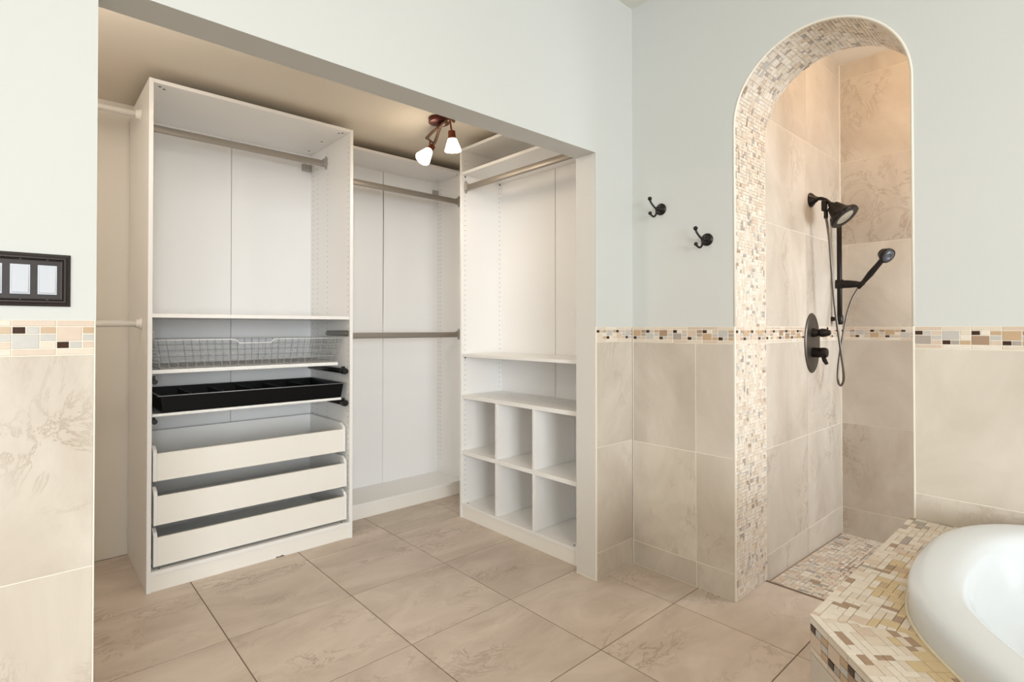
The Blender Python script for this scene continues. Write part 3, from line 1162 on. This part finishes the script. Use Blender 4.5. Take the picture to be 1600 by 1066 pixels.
# ------------------------------------------------------------------ closet ceiling light
CL = thing('ceiling_light', 'copper-brown two-arm ceiling light with lit white bell shades, in the closet', 'ceiling light', (1.762, 2.563, ZCC))
b = MB()
b.lathe([(.061, 0), (.061, .006), (.057, .009), (.057, .020), (.061, .021), (.060, .026), (.056, .028), (.012, .029), (.011, .046), (.009, .058)], (1.762, 2.563, ZCC - .0005), (0, 0, -1), 28)
b.build('canopy', M['copper_dk'], CL, auto=True)
b = MB()
ctr = Vector((1.762, 2.563, 2.345))
e0, e1 = Vector((1.822, 2.745, 2.345)), Vector((1.715, 2.392, 2.352))
dxy = (e1 - e0).normalized()
sd = dxy.cross(Vector((0, 0, 1)))
# two bowed bars crossing under the canopy
ptsA, ptsB = [], []
for k in range(13):
    t = k / 12
    p = e0.lerp(e1, t)
    bow = math.sin(PI * t) * .006
    sw = math.cos(PI * t) * .019
    ptsA.append(p + sd * sw + Vector((0, 0, bow + .012)))
    ptsB.append(p - sd * sw + Vector((0, 0, -.008 - .030 * math.sin(PI * t) * 0 - .028 * abs(math.cos(PI * t)) ** 2 + .012)))
b.tube(ptsA, .0088, 8)
b.tube(ptsB, .0088, 8)
b.ball(ctr + Vector((0, 0, .008)), .013)
for e in (e0, e1):
    b.tube([e - sd * .020 + Vector((0, 0, -.014)), e + sd * .020 + Vector((0, 0, .012))], .0060, 8)
    b.ball(e + sd * .021 + Vector((0, 0, .012)), .0095)
    b.ball(e - sd * .021 + Vector((0, 0, -.015)), .0095)
b.build('arm', M['armbr'], CL)
for neck, rim, lk in (((1.790, 2.703, 2.269), (1.736, 2.694, 2.202), e0), ((1.7360, 2.400, 2.250), (1.7425, 2.400, 2.178), e1)):
    neck, rim = Vector(neck), Vector(rim)
    axv = (rim - neck).normalized()
    b = MB()
    b.tube([Vector(lk) + Vector((0, 0, -.004)), Vector(lk).lerp(neck, .45) + Vector((0, 0, .004)), neck - axv * .030], .005, 8)
    b.lathe([(.010, -.040), (.019, -.036), (.021, -.002), (.024, .000), (.024, .006), (.014, .006)], neck, axv, 20)
    hd = b.build('lamp_head', M['copper'], CL, auto=True)
    b = MB()
    L = (rim - neck).length
    b.lathe([(.0200, .002), (.0240, .008), (.031, L * .36), (.039, L * .68), (.0455, L * .94), (.0453, L), (.042, L * 1.0), (.040, L * .92)], neck, axv, 24, cap=True)
    sh = b.build('lamp_shade', M['shade'], hd, auto=True)
    lt = spot('lamp_light', neck + axv * (L + .012), axv * .35 + Vector((0, 0, -1)), 2.4, (1.0, 0.87, 0.72), .04)
    point('lamp_glow', neck + axv * (L + .03), 1.0, (1.0, 0.83, 0.62), .035)

# ------------------------------------------------------------------ switch plate on the pier
SW = thing('light_switch', 'dark bronze framed three-gang light switch plate with white rockers, above tiled border', 'light switch', (-.004, YW, 1.32))
fs = Frame((-.004, YW + .0015, 1.320), (1, 0, 0), (0, 0, 1))
W2_, H2_ = .088, .0605


def rloop(i, h):
    return [fs.p(-W2_ + i, -H2_ + i, h), fs.p(W2_ - i, -H2_ + i, h), fs.p(W2_ - i, H2_ - i, h), fs.p(-W2_ + i, H2_ - i, h)]


b = MB()
b.loft([rloop(0, 0), rloop(0, .004), rloop(.002, .0065), rloop(.006, .0075), rloop(.009, .0105), rloop(.012, .0105), rloop(.0155, .006), rloop(.0175, .0055)], smooth=False, cap1=True)
b.build('wall_plate', M['plate'], SW)
for k in (-1, 0, 1):
    u = k * .0465
    b = MB()
    bm = [fs.p(u + a, c, 0.0045) for a, c in ((-.0168, -.0333), (.0168, -.0333), (.0168, .0333), (-.0168, .0333))]
    b.prism([tuple(p) for p in bm], fs.n * .0025)
    r_ = b.build('rocker_frame', M['switch'], SW)
    b = MB()
    lo = [fs.p(u - .0142, -.0300, .007), fs.p(u + .0142, -.0300, .007), fs.p(u + .0142, .0300, .007), fs.p(u - .0142, .0300, .007)]
    hi = [fs.p(u - .0138, -.0296, .0108), fs.p(u + .0138, -.0296, .0108), fs.p(u + .0138, .0296, .0078), fs.p(u - .0138, .0296, .0078)]
    b.loft([lo, hi], smooth=False, cap1=True)
    b.build('rocker', M['switch'], r_)
    for vv in (-.0475, .0475):
        b = MB()
        b.lathe([(.0032, 0), (.0030, .0012), (.0015, .0018)], fs.p(u, vv, .0057), fs.n, 10)
        b.build('screw', M['screw'], SW)

# ------------------------------------------------------------------ robe hooks
for yc, zc, lab in ((1.478, 1.795, 'black double robe hook on the white wall, the higher one near the corner'),
                    (1.236, 1.616, 'black double robe hook on the white wall, the lower one near the arch')):
    t = thing('robe_hook', lab, 'hook', (XW, yc, zc), 'black robe hooks')
    b = MB()
    b.lathe([(.029, 0), (.029, .004), (.026, .008), (.021, .010), (.019, .014), (.013, .020), (.010, .031), (.007, .034)], (XW + .0016, yc, zc), (-1, 0, 0), 24)
    b.build('back_plate', M['bronze'], t, auto=True)
    b = MB()
    X = XW
    yy = yc + .006
    pts = [(X - .060, yc + .024, zc + .042), (X - .056, yc + .020, zc + .028), (X - .046, yc + .013, zc + .012), (X - .034, yy, zc + .000),
           (X - .030, yy, zc - .012), (X - .033, yy, zc - .028), (X - .042, yc + .010, zc - .040), (X - .052, yc + .016, zc - .038), (X - .060, yc + .021, zc - .027)]
    # smooth the polyline
    P_ = [Vector(p) for p in pts]
    for _ in range(2):
        Q = [P_[0]]
        for i in range(len(P_) - 1):
            Q += [P_[i].lerp(P_[i + 1], .25), P_[i].lerp(P_[i + 1], .75)]
        P_ = Q + [P_[-1]]
    b.tube(P_, .0048, 8)
    b.tube([(X - .026, yc, zc), (X - .034, yy, zc - .004)], .006, 8)
    b.ball(P_[0] + Vector((0, 0, .006)), .0104, 14)
    b.ball(P_[-1] + Vector((-.001, .001, .003)), .0090, 14)
    b.build('double_hook', M['bronze'], t)

# ------------------------------------------------------------------ shower fittings
YS = A1 - .004
SH = thing('overhead_shower', 'bronze bell shower head on a curved arm from the shower side wall', 'shower', (3.242, YS, 1.919))
b = MB()
b.lathe([(.040, 0), (.040, .006), (.034, .014), (.020, .026), (.014, .036), (.011, .040)], (3.242, YS, 1.919), (0, -1, 0), 24)
b.build('flange', M['bronze'], SH, auto=True)
b = MB()
head = Vector((3.246, .998, 1.874))
nrm = Vector((-.05, -.65, -.755)).normalized()
pts = [(3.242, YS - .02, 1.919), (3.242, YS - .038, 1.921), (3.243, YS - .058, 1.918), (3.244, YS - .078, 1.907), (3.245, YS - .092, 1.892), head + nrm * .004]
b.tube(pts, .0100, 12)
arm = b.build('shower_arm', M['bronze'], SH)
b = MB()
b.box((3.224, 1.018, 1.845), (3.250, 1.044, 1.905), bev=.005)
b.lathe([(.0105, 0), (.0105, .045)], (3.247, 1.027, 1.852), (0, 0, -1), 12)
b.build('diverter', M['bronze'], arm, auto=True)
b = MB()
b.lathe([(.013, -.012), (.016, -.008), (.017, .004), (.030, .008), (.036, .022), (.042, .042), (.050, .062), (.060, .076), (.066, .082), (.074, .084), (.077, .089), (.077, .099), (.073, .104), (.050, .104), (.048, .098)], head, nrm, 32)
hd = b.build('head_shell', M['bronze'], SH, auto=True)
b = MB()
b.lathe([(.049, .0975), (.049, .1005), (.044, .102), (.012, .102), (.010, .104), (.002, .104)], head, nrm, 32)
b.build('spray_face', M['nozzle'], hd)
sd = nrm.cross(Vector((0, 0, 1))).normalized()
up = sd.cross(nrm)
for a in (.30, 2.2):
    b = MB()
    c0 = head + nrm * .094 + (sd * math.cos(a) + up * math.sin(a)) * .075
    b.ball(c0, .008, 10)
    b.build('spray_lever', M['bronze'], hd)

bxs, bys = 3.575, 1.060
SB = thing('slide_bar', 'tall bronze slide bar on the shower side wall near the corner', 'slide bar', (bxs, YS, 1.25))
b = MB()
b.tube([(bxs, bys, 1.232), (bxs, bys, 1.236), (bxs, bys, 1.872), (bxs, bys, 1.876)], [.010, .0135, .0135, .010], 14)
b.build('bar', M['bronze'], SB)
for z in (1.262, 1.848):
    b = MB()
    b.lathe([(.014, -.034), (.0185, -.024), (.0185, .016), (.015, .022)], (bxs, bys, z), (0, 0, 1), 16)
    b.lathe([(.015, 0), (.015, .006), (.012, .010), (.012, YS - bys)], (bxs, YS, z), (0, -1, 0), 16)
    b.build('bar_mount', M['bronze'], SB, auto=True)
b = MB()
b.lathe([(.020, -.026), (.024, -.020), (.024, .020), (.020, .026)], (bxs, bys, 1.467), (0, 0, 1), 18)
b.lathe([(.024, .0), (.023, .05), (.019, .085), (.016, .10), (.012, .106)], (bxs, bys, 1.467), (-.02, -1, -.06), 18)
b.build('slider', M['bronze'], SB, auto=True)

HS = thing('hand_shower', 'bronze hand shower on the slide bar with a hanging grey hose', 'hand shower', (bxs, .93, 1.452))
hp0, hp1 = Vector((3.571, .952, 1.452)), Vector((3.567, .838, 1.597))
hd_ = (hp1 - hp0).normalized()
b = MB()
L = (hp1 - hp0).length
b.tube([hp0.lerp(hp1, t) for t in (-.10, .04, .10, .13, .2, .45, .75, .95, 1.05)], [.010, .0125, .0145, .0120, .0130, .0170, .0145, .0145, .017], 14)
b.build('handle', M['bronze'], HS)
fn_ = Vector((-.45, -.73, -.52)).normalized()
hc = hp1 + hd_ * .022 + fn_ * .004
b = MB()
b.lathe([(.014, -.040), (.026, -.036), (.031, -.026), (.035, -.012), (.041, -.006), (.043, .002), (.042, .010), (.034, .012)], hc, fn_, 24)
h2 = b.build('spray_head', M['bronze'], HS, auto=True)
b = MB()
b.lathe([(.034, .010), (.033, .013), (.024, .0135), (.022, .0155), (.016, .0155), (.014, .0135), (.002, .0135)], hc, fn_, 24)
b.build('spray_face', M['nozzle_dk'], h2)
hose = [(3.247, 1.027, 1.812), (3.260, 1.020, 1.74), (3.269, 1.017, 1.69), (3.288, 1.012, 1.498), (3.308, 1.006, 1.323), (3.327, 0.988, 1.13), (3.346, 0.975, 0.971), (3.365, 0.980, 0.91), (3.385, 1.003, 0.880),
        (3.408, 1.024, 0.908), (3.435, 1.028, 1.0), (3.472, 1.018, 1.145), (3.512, 1.005, 1.291), (3.546, 0.990, 1.372), (3.565, 0.970, 1.422), tuple(hp0 - hd_ * .012)]
P_ = [Vector(p) for p in hose]
for _ in range(2):
    Q = [P_[0]]
    for i in range(len(P_) - 1):
        Q += [P_[i].lerp(P_[i + 1], .25), P_[i].lerp(P_[i + 1], .75)]
    P_ = Q + [P_[-1]]
b = MB()
b.tube(P_, .0062, 8)
b.build('hose', M['hose'], HS, label='grey-bronze metal hose')

VT = thing('shower_valve', 'bronze oval shower valve plate with two handles on the shower side wall', 'shower valve', (3.249, YS, 1.125))
b = MB()
loops = []
for (k, h) in ((1.0, 0), (1.0, .005), (.96, .009), (.90, .010)):
    L_ = []
    for i in range(48):
        a = 2 * PI * i / 48
        ca, sa = math.cos(a), math.sin(a)
        L_.append((3.249 + .108 * k * ca, YS - h, 1.125 + .166 * k * sa))
    loops.append(L_)
b.loft(loops, cap1=True)
b.build('valve_plate', M['bronze_lt'], VT, auto=True)
b = MB()
b.lathe([(.026, 0), (.024, .010), (.022, .020), (.018, .030), (.020, .036), (.024, .046), (.022, .062), (.016, .082), (.012, .088)], (3.242, YS - .009, 1.182), (0, -1, 0), 20)
b.tube([(3.242, YS - .082, 1.190), (3.242, YS - .084, 1.212)], .004, 8)
b.build('diverter_handle', M['bronze'], VT, auto=True)
b = MB()
b.lathe([(.028, 0), (.027, .045), (.028, .048), (.028, .064), (.024, .072), (.010, .076)], (3.242, YS - .009, 1.073), (0, -1, 0), 24)
b.tube([(3.242, YS - .060, 1.055), (3.238, YS - .070, 1.030), (3.234, YS - .082, 1.012)], [.010, .012, .009], 10)
b.build('temperature_handle', M['bronze'], VT, auto=True)

# ------------------------------------------------------------------ bathtub deck
ZD = .537
CX, CY = XW, -1.226
LW = 1.70
DK = [(XW, .474), (1.372, .474), (XW - LW, CY + .964), (XW - LW, CY), (XW, CY)]
deck = thing('tub_deck', 'raised corner deck of cream stone mosaic around the white bathtub', 'tub deck', (1.7, -.4, 0))
b = MB()
i_ = .004
base = [(x, y) for x, y in [(XW - .002, .474 - .006), (1.372 + .003, .474 - .006), (XW - LW + .006, CY + .964 - .003), (XW - LW + .006, CY), (XW - .002, CY)]]
cen = Vector((1.85, -.55))


def inset(poly, k):
    return [tuple(cen + (Vector(p) - cen) * k) for p in poly]


ring = inset(base, .84)
n = len(base)
for i in range(n):
    j = (i + 1) % n
    b.poly([(*base[i], 0), (*base[i], ZD - .0035), (*base[j], ZD - .0035), (*base[j], 0)])
core = b
# tub outline where it meets the deck (half, mirrored about the corner diagonal)
half = [(1.11, 0.0), (1.215, .098), (1.324, .188), (1.43, .268), (1.535, .318), (1.66, .344), (1.82, .352), (1.98, .343), (2.10, .315), (2.20, .262), (2.27, .185), (2.300, .08), (2.305, -.2), (2.305, -.6), (2.30, -.95), (2.285, -1.10), (2.21, -1.175)]
mir = [(CX - (y - CY), CY - (x - CX)) for x, y in half]
outl = half + mir[:0:-1]
outl = [Vector(p) for p in outl]
for _ in range(2):
    Q = []
    for i in range(len(outl)):
        p, q = outl[i], outl[(i + 1) % len(outl)]
        Q += [p.lerp(q, .25), p.lerp(q, .75)]
    outl = Q
tc = Vector((1.80, -.69))
hole = [tc + (p - tc) * .955 for p in outl]
from mathutils.geometry import tessellate_polygon
pp = [Vector((x, y, 0)) for x, y in base], [Vector((p.x, p.y, 0)) for p in hole]
allp = pp[0] + pp[1]
q0 = len(core.v)
core.v += [(p.x, p.y, ZD - .0035) for p in allp]
for tri in tessellate_polygon(pp):
    a_, b_, c_ = [allp[i] for i in tri]
    tri = list(tri) if (b_ - a_).cross(c_ - a_).z > 0 else list(tri)[::-1]
    core.face([q0 + i for i in tri])
core.build('deck_core', M['grout_w'], deck)


def inside(poly, p):
    c = False
    n = len(poly)
    for i in range(n):
        a, d = poly[i], poly[i - 1]
        if (a[1] > p[1]) != (d[1] > p[1]) and p[0] < (d[0] - a[0]) * (p[1] - a[1]) / (d[1] - a[1]) + a[0]:
            c = not c
    return c


def clip(poly, planes):
    for (px, py, nx, ny) in planes:
        out = []
        for i in range(len(poly)):
            a, d = poly[i], poly[(i + 1) % len(poly)]
            da = (a[0] - px) * nx + (a[1] - py) * ny
            dd = (d[0] - px) * nx + (d[1] - py) * ny
            if da >= 0:
                out.append(a)
            if da * dd < 0:
                t = da / (da - dd)
                out.append((a[0] + (d[0] - a[0]) * t, a[1] + (d[1] - a[1]) * t))
        poly = out
        if len(poly) < 3:
            return []
    return poly


tub_in = [tc + (p - tc) * .965 for p in outl]
K = (1.372, .474)
bis = Vector((.3827, -.9239)) if False else Vector((math.cos(math.radians(-67.5)), math.sin(math.radians(-67.5))))
bn = Vector((-bis.y, bis.x))          # left normal of the mitre line -> points to +x side
s2 = math.sqrt(.5)
cells = []
ud = .0172
zones = [  # frame origin, u dir, v dir, extents, clip planes
    ((XW, .474), (-1, 0), (0, -1), 1.15, .36, [(K[0], K[1], bn.x, bn.y), (XW - .001, 0, -1, 0), (0, .474, 0, -1)]),
    (K, (-s2, -s2), (s2, -s2), 1.3, .34, [(K[0], K[1], -bn.x, -bn.y), (K[0], K[1], s2, -s2), (XW - LW, CY + .964, .9239, .3827)]),
    ((XW - LW, CY + .964), (0, -1), (1, 0), 1.0, .30, [(XW - LW, CY + .964, -.9239, -.3827) if False else (XW - LW, 0, 1, 0), (0, CY, 0, 1), (XW - LW, CY + .964, .0, -1)]),
]
for zi, (o_, u_, v_, U, V, planes) in enumerate(zones):
    o_, u_, v_ = Vector(o_), Vector(u_), Vector(v_)
    for (a, c, d, e) in mosaic(U, V, ud, [((1, 1), 1.6), ((2, 1), 4), ((1, 2), 1.6), ((2, 2), 3.2), ((3, 1), 1.6), ((1, 3), .5), ((4, 1), .5)]):
        if zi == 0:
            a -= .35 * ud
            d -= .35 * ud
        g2 = .0005
        pl = [tuple(o_ + u_ * p + v_ * q) for p, q in ((a + g2, c + g2), (d - g2, c + g2), (d - g2, e - g2), (a + g2, e - g2))]
        pl = clip(pl, planes)
        if len(pl) < 3:
            continue
        area_ = abs(sum(pl[i][0] * pl[(i + 1) % len(pl)][1] - pl[(i + 1) % len(pl)][0] * pl[i][1] for i in range(len(pl)))) / 2
        if area_ < 3e-5 or all(inside(tub_in, p) for p in pl):
            continue
        cx_ = sum(p[0] for p in pl) / len(pl)
        cy_ = sum(p[1] for p in pl) / len(pl)
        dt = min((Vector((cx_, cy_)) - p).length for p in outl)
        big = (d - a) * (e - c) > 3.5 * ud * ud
        yellow_glow = max(0.0, 1 - dt / .105) * (1 if cx_ < 2.0 else .3)  # yellow light around the tub, put into the stone colours
        if rng.random() < yellow_glow * 1.1:
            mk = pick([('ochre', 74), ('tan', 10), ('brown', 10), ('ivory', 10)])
        else:
            mk = pick([('cream', 62), ('ivory', 27), ('blush', 4), ('brown', 6), ('greige', 5)])
        if big and mk == 'brown':
            mk = pick([('blush', 1), ('ivory', 1)])
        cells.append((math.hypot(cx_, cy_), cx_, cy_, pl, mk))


def in_view(x, y, z):
    d = Vector((x, y, z - 1.209))
    f_ = R_.transposed() @ d
    if f_.z > -.05:
        return False
    px = 800 + 843.6 * f_.x / -f_.z
    py = 504.4 - 843.6 * f_.y / -f_.z
    return -20 < px < 1620 and py < 1090


vis = sorted([c for c in cells if in_view(c[1], c[2], ZD) and not inside(outl, (c[1], c[2]))], key=lambda c: c[0])
single = set(id(c) for c in vis[:240])
rest = MB()


def stone_poly(mb, pl, z, mi=0, e=.0007, t=.0035):
    # orient counter-clockwise
    ar = sum(pl[i][0] * pl[(i + 1) % len(pl)][1] - pl[(i + 1) % len(pl)][0] * pl[i][1] for i in range(len(pl)))
    if ar < 0:
        pl = pl[::-1]
    cx_ = sum(p[0] for p in pl) / len(pl)
    cy_ = sum(p[1] for p in pl) / len(pl)
    r_ = max(math.hypot(p[0] - cx_, p[1] - cy_) for p in pl)
    k = max(.75, 1 - e / r_)
    m = len(pl)
    bq = len(mb.v)
    mb.v += [(p[0], p[1], z - t) for p in pl] + [(p[0], p[1], z - .0007) for p in pl] + [(cx_ + (p[0] - cx_) * k, cy_ + (p[1] - cy_) * k, z) for p in pl]
    mb.face([bq + 2 * m + i for i in range(m)], mi)
    for i in range(m):
        j = (i + 1) % m
        mb.face([bq + i, bq + j, bq + m + j, bq + m + i], mi)
        mb.face([bq + m + i, bq + m + j, bq + 2 * m + j, bq + 2 * m + i], mi)


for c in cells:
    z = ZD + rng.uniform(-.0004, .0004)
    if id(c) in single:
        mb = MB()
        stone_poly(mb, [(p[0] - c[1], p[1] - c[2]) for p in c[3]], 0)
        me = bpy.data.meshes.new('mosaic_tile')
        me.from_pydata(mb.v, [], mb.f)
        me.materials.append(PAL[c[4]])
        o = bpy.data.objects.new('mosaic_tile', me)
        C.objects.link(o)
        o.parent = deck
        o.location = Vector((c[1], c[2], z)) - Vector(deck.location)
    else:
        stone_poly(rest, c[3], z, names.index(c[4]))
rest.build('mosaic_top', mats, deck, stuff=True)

# deck faces: border, then large tiles
fd = Frame((K[0], K[1], 0), (-s2, -s2, 0), (0, 0, 1))
Ld = math.hypot(K[0] - (XW - LW), K[1] - (CY + .964))
border(fd, .002, Ld * .5, .452, .5325, deck, start=0)
tile_grid('tile', fd, [.002, .40, .80, Ld], [.0, .452], M['wtile'], deck, t=.004)
fn2 = Frame((XW, .474, 0), (-1, 0, 0), (0, 0, 1))
tile_grid('tile', fn2, [.004, .46, .962], [.0, .452], M['wtile'], deck, t=.004)
border(fn2, .004, .962, .452, .5325, deck, start=0)
b = MB()
for a_, d_ in ((base[0], base[1]), (base[1], base[2])):
    a_, d_ = Vector(a_), Vector(d_)
    b.tube([(a_.x, a_.y, ZD - .0050), (d_.x, d_.y, ZD - .0050)], .0045, 6)
b.build('edge_trim', M['trim'], deck)

# ------------------------------------------------------------------ bathtub
TB = thing('bathtub', 'white corner bathtub with a broad rounded rim set into the mosaic deck', 'bathtub', (tc.x, tc.y, ZD))


def loop_at(k, z):
    return [(tc.x + (p.x - tc.x) * k, tc.y + (p.y - tc.y) * k, z) for p in outl]


b = MB()
pr = [(.998, ZD - .002), (1.0, ZD + .008), (1.0, ZD + .046), (.9985, ZD + .058), (.994, ZD + .067), (.986, ZD + .073), (.974, ZD + .0755), (.955, ZD + .0755), (.930, ZD + .073), (.912, ZD + .069), (.899, ZD + .061), (.889, ZD + .046),
      (.880, ZD + .016), (.862, ZD - .045), (.838, ZD - .095), (.812, ZD - .122), (.780, ZD - .130), (.758, ZD - .138), (.744, ZD - .165), (.722, ZD - .25), (.688, ZD - .33), (.635, ZD - .362), (.55, ZD - .374)] + [(.35, ZD - .380), (.1, ZD - .382)]
b.loft([loop_at(k, z) for k, z in pr], cap1=True)
b.build('tub_shell', M['enamel'], TB)
b = MB()
cc = [(tc.x + (p.x - tc.x) * 1.001, tc.y + (p.y - tc.y) * 1.001, ZD + .001) for p in outl]
b.tube(cc + [cc[0]], .0045, 6, cap=False)
b.build('caulk_bead', M['caulk'], TB, label='ivory caulk bead along the foot of the rim')
